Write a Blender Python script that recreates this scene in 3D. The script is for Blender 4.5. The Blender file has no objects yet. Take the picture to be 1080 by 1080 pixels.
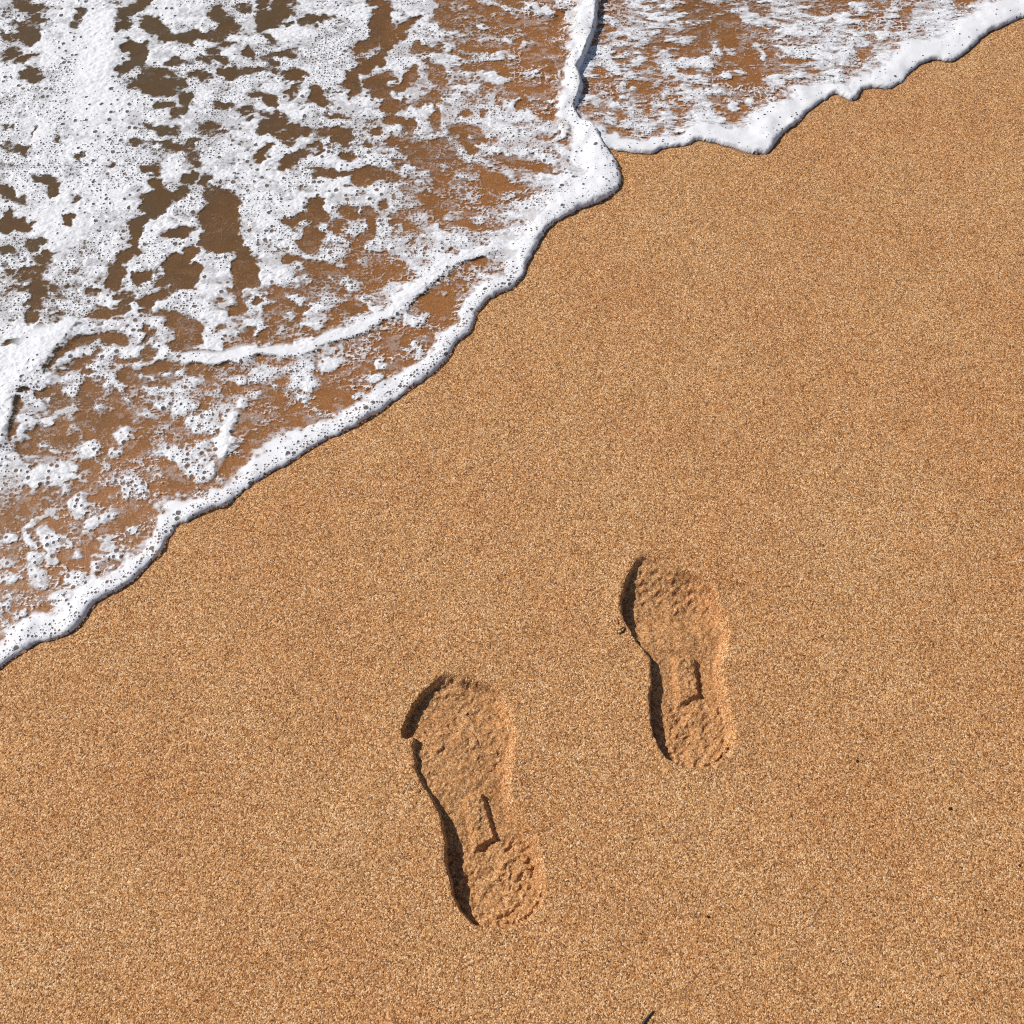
import bpy, math
import numpy as np

R = math.radians
rng = np.random.default_rng(7)
scene = bpy.context.scene
COL = scene.collection
f4 = np.float32

# ------------------------------------------------------------------ camera geometry (used to survey the ground plan)
TH = R(28.0); H = 1.25; F = 1150.0 / 1080.0
sT, cT = math.sin(TH), math.cos(TH)


def p2w(px, py):
    """ground point (z = 0) surveyed at a place of the 1080 plan"""
    u = (np.asarray(px, float) - 540) / 1150; v = (540 - np.asarray(py, float)) / 1150
    t = H / (cT - v * sT)
    return t * u, t * (sT + v * cT)


def w2p(X, Y):
    d = np.maximum(Y * sT + H * cT, 0.25)
    u = X / d; v = (Y * cT - H * sT) / d
    return 540 + 1150 * u, 540 - 1150 * v


# ------------------------------------------------------------------ noise
_T = rng.random((16, 256, 256)).astype(f4)


def vn(x, y, s=0):
    x = np.asarray(x, f4); y = np.asarray(y, f4)
    xi = np.floor(x); yi = np.floor(y)
    fx = x - xi; fy = y - yi
    fx = fx * fx * fx * (fx * (fx * 6 - 15) + 10); fy = fy * fy * fy * (fy * (fy * 6 - 15) + 10)
    i = xi.astype(np.int32) & 255; j = yi.astype(np.int32) & 255
    i1 = (i + 1) & 255; j1 = (j + 1) & 255
    T = _T[s % 16]
    a = T[j, i]; b = T[j, i1]; c = T[j1, i]; d = T[j1, i1]
    a = a + (b - a) * fx; c = c + (d - c) * fx
    return (a + (c - a) * fy) * 2 - 1


def fbm(x, y, s=0, o=4, g=0.5):
    r = 0; a = 1.0; n = 0
    for k in range(o):
        ca, sa = math.cos(0.6 * k), math.sin(0.6 * k)
        r = r + a * vn((ca * x - sa * y) * 2.03 ** k + 17.3 * k, (sa * x + ca * y) * 2.03 ** k + 5.1 * k, s + k)
        n += a * a; a *= g
    return r / math.sqrt(n) * 1.6


def sstep(a, b, x):
    t = np.clip((x - a) / (b - a), 0, 1)
    return t * t * (3 - 2 * t)


def worley(x, y, cell, s=0):
    gxx = np.floor(x / cell).astype(np.int32); gyy = np.floor(y / cell).astype(np.int32)
    f1 = np.full(x.shape, 9, f4); f2 = np.full(x.shape, 9, f4)
    for dj in (-1, 0, 1):
        for di in (-1, 0, 1):
            i = gxx + di; j = gyy + dj
            px = (i + .5 + .9 * (_T[s % 16][j & 255, i & 255] - .5)) * cell; py = (j + .5 + .9 * (_T[(s + 5) % 16][j & 255, i & 255] - .5)) * cell
            d = np.hypot(x - px, y - py) / cell
            f2 = np.where(d < f1, f1, np.minimum(f2, d)); f1 = np.minimum(f1, d)
    return f1, f2


def catmull(P, n=6, closed=False):
    P = np.asarray(P, float); N = len(P); out = []
    rngN = range(N if closed else N - 1)
    for i in rngN:
        if closed:
            p0, p1, p2, p3 = P[(i - 1) % N], P[i], P[(i + 1) % N], P[(i + 2) % N]
        else:
            p0, p1, p2, p3 = P[max(i - 1, 0)], P[i], P[i + 1], P[min(i + 2, N - 1)]
        for k in range(n):
            t = k / n
            out.append(0.5 * ((2 * p1) + (-p0 + p2) * t + (2 * p0 - 5 * p1 + 4 * p2 - p3) * t * t + (-p0 + 3 * p1 - 3 * p2 + p3) * t ** 3))
    if not closed:
        out.append(P[-1])
    return np.array(out)


def seg_dist(X, Y, P, closed=False):
    """distance to a polyline, side sign and arc parameter of the nearest point"""
    n = len(P)
    best = np.full(X.shape, 1e9, f4); sg = np.zeros(X.shape, f4); par = np.zeros(X.shape, f4)
    m = n if closed else n - 1
    for i in range(m):
        ax, ay = P[i]; bx, by = P[(i + 1) % n]
        dx, dy = bx - ax, by - ay
        L = dx * dx + dy * dy + 1e-12
        t = np.clip(((X - ax) * dx + (Y - ay) * dy) / L, 0, 1)
        ex = X - ax - t * dx; ey = Y - ay - t * dy
        d = ex * ex + ey * ey
        k = d < best
        best = np.where(k, d, best)
        sg = np.where(k, np.sign(dx * (Y - ay) - dy * (X - ax)), sg)
        par = np.where(k, i + t, par)
    return np.sqrt(best), sg, par


def inside(X, Y, P):
    r = np.zeros(X.shape, bool); n = len(P)
    for i in range(n):
        ax, ay = P[i]; bx, by = P[(i + 1) % n]
        if ay == by:
            continue
        c = ((ay > Y) != (by > Y)) & (X < (bx - ax) * (Y - ay) / (by - ay) + ax)
        r ^= c
    return r


def coarse_eval(fun, xs, ys, X, Y):
    """evaluate a smooth field on a coarser tensor grid and interpolate"""
    return fun(X, Y)


def axis(a, b, fine, lo, hi, grow=1.35, mid=None):
    """coordinates: fine spacing on [a,b], optional mid spacing on [mid0,mid1], growing outside"""
    c = list(np.arange(a, b + fine * .5, fine))
    s = fine
    x = c[-1]
    while x < hi:
        if mid and x < mid[1]:
            s = min(s * 1.25, mid[2])
        else:
            s *= grow
        x += s; c.append(min(x, hi) if x >= hi else x)
    x = c[0]; s = fine; left = []
    while x > lo:
        if mid and x > mid[0]:
            s = min(s * 1.25, mid[2])
        else:
            s *= grow
        x -= s; left.append(max(x, lo))
    return np.array(left[::-1] + c)


# ------------------------------------------------------------------ mesh helpers
def grid_mesh(name, xs, ys, Z, face_mask, mat, attrs=(), normals=None, parent=None):
    """one mesh object from the faces of a tensor grid chosen by face_mask"""
    ny, nx = Z.shape
    jj, ii = np.nonzero(face_mask)
    v00 = jj * nx + ii
    q = np.stack([v00, v00 + 1, v00 + nx + 1, v00 + nx], 1)
    used = np.zeros(nx * ny, bool); used[q.ravel()] = True
    idx = np.full(nx * ny, -1, np.int64); idx[used] = np.arange(used.sum())
    X, Y = np.meshgrid(xs, ys)
    co = np.stack([X.ravel()[used], Y.ravel()[used], Z.ravel()[used]], 1).astype(f4)
    q = idx[q].astype(np.int32)
    me = bpy.data.meshes.new(name)
    me.vertices.add(len(co)); me.vertices.foreach_set('co', co.ravel())
    nf = len(q)
    me.loops.add(nf * 4); me.loops.foreach_set('vertex_index', q.ravel())
    me.polygons.add(nf)
    me.polygons.foreach_set('loop_start', np.arange(0, nf * 4, 4, dtype=np.int32))
    me.polygons.foreach_set('loop_total', np.full(nf, 4, np.int32))
    me.update(calc_edges=True)
    me.polygons.foreach_set('use_smooth', np.ones(nf, bool))
    for an, av in attrs:
        a = me.attributes.new(an, 'FLOAT', 'POINT')
        a.data.foreach_set('value', np.asarray(av, f4).ravel()[used])
    me.materials.append(mat)
    if normals is not None:
        nn = normals.reshape(-1, 3)[used]
        me.normals_split_custom_set_from_vertices(nn.tolist())
    o = bpy.data.objects.new(name, me); COL.objects.link(o)
    if parent: o.parent = parent
    return o


def grid_normals(xs, ys, Z):
    gy, gx = np.gradient(Z.astype(float), ys, xs)
    n = np.stack([-gx, -gy, np.ones_like(gx)], -1)
    return (n / np.linalg.norm(n, axis=-1, keepdims=True)).astype(f4)


def tag(o, label=None, cat=None, group=None, kind=None):
    if label: o['label'] = label
    if cat: o['category'] = cat
    if group: o['group'] = group
    if kind: o['kind'] = kind
    return o


# ------------------------------------------------------------------ node helpers
def new_mat(name):
    m = bpy.data.materials.new(name); m.use_nodes = True
    nt = m.node_tree; nt.nodes.clear()
    return m, nt


def nd(nt, t, **kw):
    n = nt.nodes.new(t)
    for k, v in kw.items():
        if k in ('operation', 'blend_type', 'data_type', 'feature', 'noise_dimensions', 'voronoi_dimensions', 'attribute_name', 'interpolation_type', 'clamp', 'use_clamp', 'distance'):
            setattr(n, k, v)
        else:
            n.inputs[k.replace('_', ' ')].default_value = v
    return n


def math_n(nt, op, a, b=None, c=None, clamp=False):
    n = nt.nodes.new('ShaderNodeMath'); n.operation = op; n.use_clamp = clamp
    for i, v in enumerate((a, b, c)):
        if v is None: continue
        if isinstance(v, (int, float)): n.inputs[i].default_value = v
        else: nt.links.new(v, n.inputs[i])
    return n.outputs[0]


def mixc(nt, fac, a, b, blend='MIX'):
    n = nt.nodes.new('ShaderNodeMix'); n.data_type = 'RGBA'; n.blend_type = blend
    for s, v in ((n.inputs[0], fac), (n.inputs[6], a), (n.inputs[7], b)):
        if isinstance(v, (int, float)): s.default_value = v
        elif isinstance(v, tuple): s.default_value = (*v, 1)
        else: nt.links.new(v, s)
    return n.outputs[2]


def ramp(nt, fac, stops, interp='LINEAR'):
    n = nt.nodes.new('ShaderNodeValToRGB'); cr = n.color_ramp; cr.interpolation = interp
    while len(cr.elements) > 1: cr.elements.remove(cr.elements[-1])
    for i, (p, c) in enumerate(stops):
        e = cr.elements[0] if i == 0 else cr.elements.new(p)
        e.position = p; e.color = (*c, 1) if isinstance(c, tuple) else (c, c, c, 1)
    nt.links.new(fac, n.inputs[0])
    return n.outputs[0]


def maprange(nt, v, a, b, c=0.0, d=1.0, smooth=False):
    n = nt.nodes.new('ShaderNodeMapRange')
    n.interpolation_type = 'SMOOTHSTEP' if smooth else 'LINEAR'
    n.inputs['From Min'].default_value = a; n.inputs['From Max'].default_value = b
    n.inputs['To Min'].default_value = c; n.inputs['To Max'].default_value = d
    nt.links.new(v, n.inputs['Value'])
    return n.outputs[0]


def attr(nt, name):
    n = nt.nodes.new('ShaderNodeAttribute'); n.attribute_name = name
    return n.outputs['Fac']


# ------------------------------------------------------------------ materials
def sand_material():
    m, nt = new_mat('sand'); L = nt.links.new
    co = nt.nodes.new('ShaderNodeTexCoord').outputs['Object']

    def vor(scale, rand=1.0):
        n = nd(nt, 'ShaderNodeTexVoronoi', voronoi_dimensions='3D', Scale=scale, Randomness=rand)
        L(co, n.inputs['Vector']); return n

    def noi(scale, det=3, rough=.55, dist=0.0):
        n = nd(nt, 'ShaderNodeTexNoise', noise_dimensions='3D', Scale=scale, Detail=det, Roughness=rough, Distortion=dist)
        L(co, n.inputs['Vector']); return n.outputs['Fac']
    v1 = vor(790); v2 = vor(460)
    sep = nt.nodes.new('ShaderNodeSeparateColor'); L(v1.outputs['Color'], sep.inputs[0])
    sep2 = nt.nodes.new('ShaderNodeSeparateColor'); L(v2.outputs['Color'], sep2.inputs[0])
    c1 = ramp(nt, sep.outputs[0], SAND_RAMP)
    c2 = ramp(nt, sep2.outputs[1], SAND_RAMP)
    c = mixc(nt, 0.24, c1, c2)
    # broad mottling of the beach: redder and paler drifts of grain
    big = noi(5.5, 4, .62)
    c = mixc(nt, maprange(nt, big, .36, .66, 0, .8), c, mixc(nt, 1.0, c, (.93, .83, .76), 'MULTIPLY'))
    big2 = noi(28.0, 5, .65)
    c = mixc(nt, maprange(nt, big2, .3, .72, 0.0, .7), c, mixc(nt, 1.0, c, (.84, .81, .78), 'MULTIPLY'))
    wet = attr(nt, 'wet')
    pack = attr(nt, 'packed')                              # trodden sand: fines fill the gaps between the grains
    c = mixc(nt, math_n(nt, 'MULTIPLY', pack, .30), c, (.45, .218, .080))
    c = mixc(nt, math_n(nt, 'MULTIPLY', wet, .62), c, (.50, .27, .105))
    c = mixc(nt, wet, c, mixc(nt, 1.0, c, (.70, .615, .55), 'MULTIPLY'))
    bs = nd(nt, 'ShaderNodeBsdfPrincipled')
    L(c, bs.inputs['Base Color'])
    L(maprange(nt, wet, 0, 1, .85, .5), bs.inputs['Roughness'])
    bs.inputs['Specular IOR Level'].default_value = .25
    # grain relief
    hgt = math_n(nt, 'ADD', math_n(nt, 'MULTIPLY', v1.outputs['Distance'], -0.9), math_n(nt, 'MULTIPLY', noi(300, 2), 1.2))
    b = nd(nt, 'ShaderNodeBump', Strength=0.6, Distance=0.0010)
    L(hgt, b.inputs['Height']); L(math_n(nt, 'SUBTRACT', math_n(nt, 'SUBTRACT', .62, math_n(nt, 'MULTIPLY', pack, .18)), math_n(nt, 'MULTIPLY', wet, .45), None, True), b.inputs['Strength']); L(b.outputs[0], bs.inputs['Normal'])
    o = nt.nodes.new('ShaderNodeOutputMaterial'); L(bs.outputs[0], o.inputs[0])
    return m


SAND_RAMP = [(0.0, (.08, .031, .011)), (.12, (.17, .067, .022)), (.32, (.37, .168, .057)), (.56, (.555, .270, .097)),
             (.78, (.745, .405, .168)), (.92, (.90, .585, .30)), (1.0, (1.0, .81, .57))]


def water_material():
    m, nt = new_mat('water'); L = nt.links.new
    co = nt.nodes.new('ShaderNodeTexCoord').outputs['Object']
    deep = attr(nt, 'deep')
    tr = nt.nodes.new('ShaderNodeBsdfTransparent')
    L(mixc(nt, deep, (.93, .88, .82), (.70, .70, .64)), tr.inputs[0])
    di = nt.nodes.new('ShaderNodeBsdfDiffuse')            # silt stirred up in the swash
    n0 = nd(nt, 'ShaderNodeTexNoise', noise_dimensions='3D', Scale=14, Detail=4, Roughness=.6); L(co, n0.inputs['Vector'])
    L(mixc(nt, n0.outputs['Fac'], (.150, .088, .042), (.112, .088, .054)), di.inputs[0])
    mx = nt.nodes.new('ShaderNodeMixShader')
    L(math_n(nt, 'MULTIPLY', deep, maprange(nt, n0.outputs['Fac'], .3, .7, .55, 1.0), None, True), mx.inputs[0])
    L(tr.outputs[0], mx.inputs[1]); L(di.outputs[0], mx.inputs[2])
    gl = nd(nt, 'ShaderNodeBsdfGlossy', Roughness=.24)
    n1 = nd(nt, 'ShaderNodeTexNoise', noise_dimensions='3D', Scale=45, Detail=1, Roughness=.5, Distortion=.3); L(co, n1.inputs['Vector'])
    b = nd(nt, 'ShaderNodeBump', Strength=.12, Distance=.004); L(n1.outputs['Fac'], b.inputs['Height'])
    L(b.outputs[0], gl.inputs['Normal'])
    lw = nt.nodes.new('ShaderNodeLayerWeight'); lw.inputs['Blend'].default_value = .5; L(b.outputs[0], lw.inputs['Normal'])
    frv = math_n(nt, 'ADD', .02, math_n(nt, 'MULTIPLY', math_n(nt, 'POWER', lw.outputs['Facing'], 5.0), .7))   # thin sheet: Schlick from both sides
    m2 = nt.nodes.new('ShaderNodeMixShader')
    L(frv, m2.inputs[0]); L(mx.outputs[0], m2.inputs[1]); L(gl.outputs[0], m2.inputs[2])
    o = nt.nodes.new('ShaderNodeOutputMaterial'); L(m2.outputs[0], o.inputs[0])
    return m


def foam_material():
    m, nt = new_mat('foam'); L = nt.links.new
    co = nt.nodes.new('ShaderNodeTexCoord').outputs['Object']
    flat = nd(nt, 'ShaderNodeVectorMath', operation='MULTIPLY'); L(co, flat.inputs[0]); flat.inputs[1].default_value = (1, 1, 0)
    wob = nd(nt, 'ShaderNodeTexNoise', noise_dimensions='2D', Scale=260, Detail=1); L(flat.outputs[0], wob.inputs['Vector'])
    wv = nd(nt, 'ShaderNodeVectorMath', operation='MULTIPLY_ADD'); L(wob.outputs['Color'], wv.inputs[0])
    wv.inputs[1].default_value = (.0016, .0016, 0); L(flat.outputs[0], wv.inputs[2])
    al = attr(nt, 'cover'); bub = attr(nt, 'bubbles'); big = attr(nt, 'large_bubbles')

    def holes(scale, rmin, rmax, dens):
        """discs of random radius, one per cell; dens 0..1 is the share of cells that hold an open bubble"""
        v = nd(nt, 'ShaderNodeTexVoronoi', voronoi_dimensions='2D', Scale=scale, Randomness=.9); L(wv.outputs[0], v.inputs['Vector'])
        s = nt.nodes.new('ShaderNodeSeparateColor'); L(v.outputs['Color'], s.inputs[0])
        rad = maprange(nt, math_n(nt, 'POWER', s.outputs[0], 1.7), 0, 1, rmin, rmax)
        on = math_n(nt, 'LESS_THAN', s.outputs[1], dens)
        q = math_n(nt, 'DIVIDE', v.outputs['Distance'], rad)
        hole = math_n(nt, 'MULTIPLY', maprange(nt, q, .75, 1.15, 1, 0, True), on)
        ring = math_n(nt, 'MULTIPLY', math_n(nt, 'SUBTRACT', maprange(nt, q, 1.0, 1.9, 1, 0, True), hole), on)
        return hole, ring
    h1, r1 = holes(225, .15, .42, math_n(nt, 'MULTIPLY', bub, .72))
    h2, r2 = holes(112, .15, .44, math_n(nt, 'MULTIPLY', big, .62))
    h3, r3 = holes(420, .22, .40, math_n(nt, 'MULTIPLY', bub, .42))
    hole = math_n(nt, 'MAXIMUM', math_n(nt, 'MAXIMUM', h1, h2), math_n(nt, 'MULTIPLY', h3, .55))
    nf = nd(nt, 'ShaderNodeTexNoise', noise_dimensions='3D', Scale=520, Detail=2, Roughness=.6); L(co, nf.inputs['Vector'])
    a2 = math_n(nt, 'ADD', al, maprange(nt, nf.outputs['Fac'], .3, .7, -.10, .10))
    a2 = maprange(nt, a2, .06, .94, 0, 1)
    alpha = math_n(nt, 'MULTIPLY', a2, math_n(nt, 'SUBTRACT', 1.0, math_n(nt, 'MULTIPLY', hole, .86)), None, True)
    bs = nd(nt, 'ShaderNodeBsdfPrincipled', Roughness=.55)
    bs.inputs['Base Color'].default_value = (.765, .755, .765, 1)
    bs.inputs['Specular IOR Level'].default_value = .35
    hsum = math_n(nt, 'ADD', math_n(nt, 'MULTIPLY', hole, -1.0), math_n(nt, 'MULTIPLY', math_n(nt, 'MAXIMUM', r1, r2), .35))
    fro = nd(nt, 'ShaderNodeTexNoise', noise_dimensions='3D', Scale=190, Detail=4, Roughness=.65); L(co, fro.inputs['Vector'])
    hsum = math_n(nt, 'ADD', hsum, math_n(nt, 'MULTIPLY', fro.outputs['Fac'], FROTH))
    b = nd(nt, 'ShaderNodeBump', Strength=.5, Distance=.0014); L(hsum, b.inputs['Height'])
    L(b.outputs[0], bs.inputs['Normal'])
    tr = nt.nodes.new('ShaderNodeBsdfTransparent')
    mx = nt.nodes.new('ShaderNodeMixShader')
    L(alpha, mx.inputs[0]); L(tr.outputs[0], mx.inputs[1]); L(bs.outputs[0], mx.inputs[2])
    o = nt.nodes.new('ShaderNodeOutputMaterial'); L(mx.outputs[0], o.inputs[0])
    return m


FROTH = 0.42


def plain_material(name, c1, c2, scale, rough=.7):
    m, nt = new_mat(name); L = nt.links.new
    co = nt.nodes.new('ShaderNodeTexCoord').outputs['Object']
    n = nd(nt, 'ShaderNodeTexNoise', noise_dimensions='3D', Scale=scale, Detail=4); L(co, n.inputs['Vector'])
    bs = nd(nt, 'ShaderNodeBsdfPrincipled', Roughness=rough); bs.inputs['Specular IOR Level'].default_value = .15
    L(mixc(nt, n.outputs['Fac'], c1, c2), bs.inputs['Base Color'])
    b = nd(nt, 'ShaderNodeBump', Strength=.5, Distance=.0005); L(n.outputs['Fac'], b.inputs['Height']); L(b.outputs[0], bs.inputs['Normal'])
    o = nt.nodes.new('ShaderNodeOutputMaterial'); L(bs.outputs[0], o.inputs[0])
    return m


M_SAND = sand_material(); M_WATER = water_material(); M_FOAM = foam_material()
M_STONE = plain_material('dark_stone', (.020, .011, .007), (.050, .028, .017), 900)
M_TWIG = plain_material('dark_twig', (.03, .022, .018), (.10, .075, .06), 500)

# ------------------------------------------------------------------ shoreline plan
EDGE_L = [(-90, 770), (-40, 731), (-14, 714), (0, 705), (11, 697), (30, 685), (44, 677), (61, 674), (80, 664), (93, 648), (100, 637), (111, 631), (130, 621),
          (144, 611), (157, 596), (172, 579), (181, 564), (189, 553), (200, 549), (224, 538), (241, 532), (254, 520), (278, 504),
          (300, 491), (328, 474), (344, 464), (367, 454), (385, 443), (404, 433), (433, 411), (457, 394), (470, 381), (481, 363),
          (496, 351), (502, 335), (505, 328), (518, 315), (537, 305), (550, 293), (557, 278), (567, 259), (575, 246), (584, 236),
          (596, 229), (610, 222), (624, 217), (637, 211), (652, 200), (654, 188), (649, 170), (638, 155), (630, 140), (621, 132), (613, 127),
          (608, 118), (610, 109), (615, 98), (614, 88), (610, 76), (616, 66), (625, 43), (630, 24), (631, 7), (639, -8), (652, -55), (662, -140), (690, -240)]
EDGE_R = [(560, 60), (590, 120), (625, 152), (643, 157), (664, 161), (686, 163), (703, 156), (721, 154), (738, 149), (763, 154), (783, 160),
          (801, 163), (813, 159), (824, 143), (840, 131), (851, 119), (868, 106), (881, 100), (889, 103), (896, 106), (904, 104.5), (910, 94.5), (924, 93), (937, 93.5),
          (949, 88), (956, 80), (962, 76), (972, 68), (984, 64), (996, 65), (1008, 63), (1021, 54), (1039, 37), (1058, 28), (1080, 17), (1120, -2),
          (1180, -32), (1260, -66), (1380, -110)]
eL = catmull(EDGE_L, 4); eR = catmull(EDGE_R, 4)
eLw = np.stack(p2w(eL[:, 0], eL[:, 1]), 1); eRw = np.stack(p2w(eR[:, 0], eR[:, 1]), 1)
polyL = np.vstack([[(-60, -32)], [(-4, -1.6)], eLw, [(2.5, 6.0)], [(10, 60)], [(-70, 60)]])
polyR = np.vstack([eRw, [(4, 3.4)], [(60, 34)], [(60, 60)], [(-10, 60)], [(-.1, 2.5)]])

# grid of the swash
xs = axis(-1.12, 1.12, .0013, -60, 60, 1.3, (-2.0, 2.0, .006))
ys = axis(.40, 1.86, .0013, -34, 60, 1.3, (0.0, 2.6, .006))
X, Y = np.meshgrid(xs.astype(f4), ys.astype(f4))
PX, PY = w2p(X, Y)
wx = fbm(X * 90, Y * 90, 3, 3) * .0011; wy = fbm(X * 90 + 50, Y * 90, 5, 3) * .0011      # ragged outline


def sdf(poly, XX, YY):
    d, _, _ = seg_dist(XX, YY, poly, True)
    return np.where(inside(XX, YY, poly), d, -d)


# quick reject far on the dry side
near = np.ones(X.shape, bool)
line = (X * -.62 + Y * .78)          # rough distance inland; the dry beach has small values
near = line > .10
sdL = np.full(X.shape, -1, f4); sdR = np.full(X.shape, -1, f4)
sdL[near] = sdf(polyL, (X + wx)[near], (Y + wy)[near])
sdR[near] = sdf(polyR, (X + wx)[near], (Y + wy)[near])
inL = sdL > 0
sd = np.where(inL, sdL, sdR)          # distance inside the wave a point belongs to

# ------------------------------------------------------------------ hand survey of the foam (plan units)
x0r, y0r, wr, hr = -80, -80, 1240, 860
gx, gy = np.meshgrid(np.arange(wr) + x0r, np.arange(hr) + y0r)
COVER = [
    # 0    2    4    6    8    10   12   14   16   18   20
    "768998889998888899987895543377" "84566635637865445588478999",
    "868998888898888898888886543355" "85567653125887765467888999",
    "889998888998888889887886544444" "85664542334568866788999999",
    "889998888998988889888887544444" "87556553434567756799999999",
    "899999888898888888887877765444" "74535664434568888899999999",
    "899999889998888888887777777754" "65564645445689999999999999",
    "999999989988888788877777788766" "65566658778999999999999999",
    "899999988888888787777666788877" "55666679999999999999999999",
    "899999988888888888776655677788" "99999999999999999999999999",
    "898999988888888998877655556688" "99999999999999999999999999",
    "888899998888899988877766555778" "99999999999999999999999999",
    "888888998888899998877777667888" "99999999999999999999999999",
    "888888998887888887777777788889" "99999999999999999999999999",
    "888788998887888777677888888899" "99999999999999999999999999",
    "887788998888788777666787766999" "99999999999999999999999999",
    "887788888888887766667766449999" "99999999999999999999999999",
    "887788888788877766777744349999" "99999999999999999999999999",
    "888788778777877767754434499999" "99999999999999999999999999",
    "887788877777777777443433999999" "99999999999999999999999999",
    "888877776776677544333349999999" "99999999999999999999999999",
    "997776666666666443333499999999" "99999999999999999999999999",
    "986765566766544333344999999999" "99999999999999999999999999",
    "966665544666544333399999999999" "99999999999999999999999999",
    "865554545665543339999999999999" "99999999999999999999999999",
    "766665556554433999999999999999" "99999999999999999999999999",
    "766665555554459999999999999999" "99999999999999999999999999",
    "434433345433999999999999999999" "99999999999999999999999999",
    "343334334339999999999999999999" "99999999999999999999999999",
    "434444444399999999999999999999" "99999999999999999999999999",
    "344334344999999999999999999999" "99999999999999999999999999",
    "544444449999999999999999999999" "99999999999999999999999999",
    "544444599999999999999999999999" "99999999999999999999999999",
    "544446999999999999999999999999" "99999999999999999999999999",
    "666669999999999999999999999999" "99999999999999999999999999",
]
cg = np.array([[int(c) for c in r] for r in COVER], f4)


def bil(G, fx, fy):
    fx = np.clip(fx, 0, G.shape[1] - 1.001); fy = np.clip(fy, 0, G.shape[0] - 1.001)
    i = fx.astype(int); j = fy.astype(int); a = fx - i; b = fy - j
    return ((G[j, i] * (1 - a) + G[j, i + 1] * a) * (1 - b) + (G[j + 1, i] * (1 - a) + G[j + 1, i + 1] * a) * b).astype(f4)


base = bil(cg, (gx - 10) / 20., (gy - 10) / 20.)
FIELD = (base - 5) / 5 * 1.25                      # >0 foam, <0 open water
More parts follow.
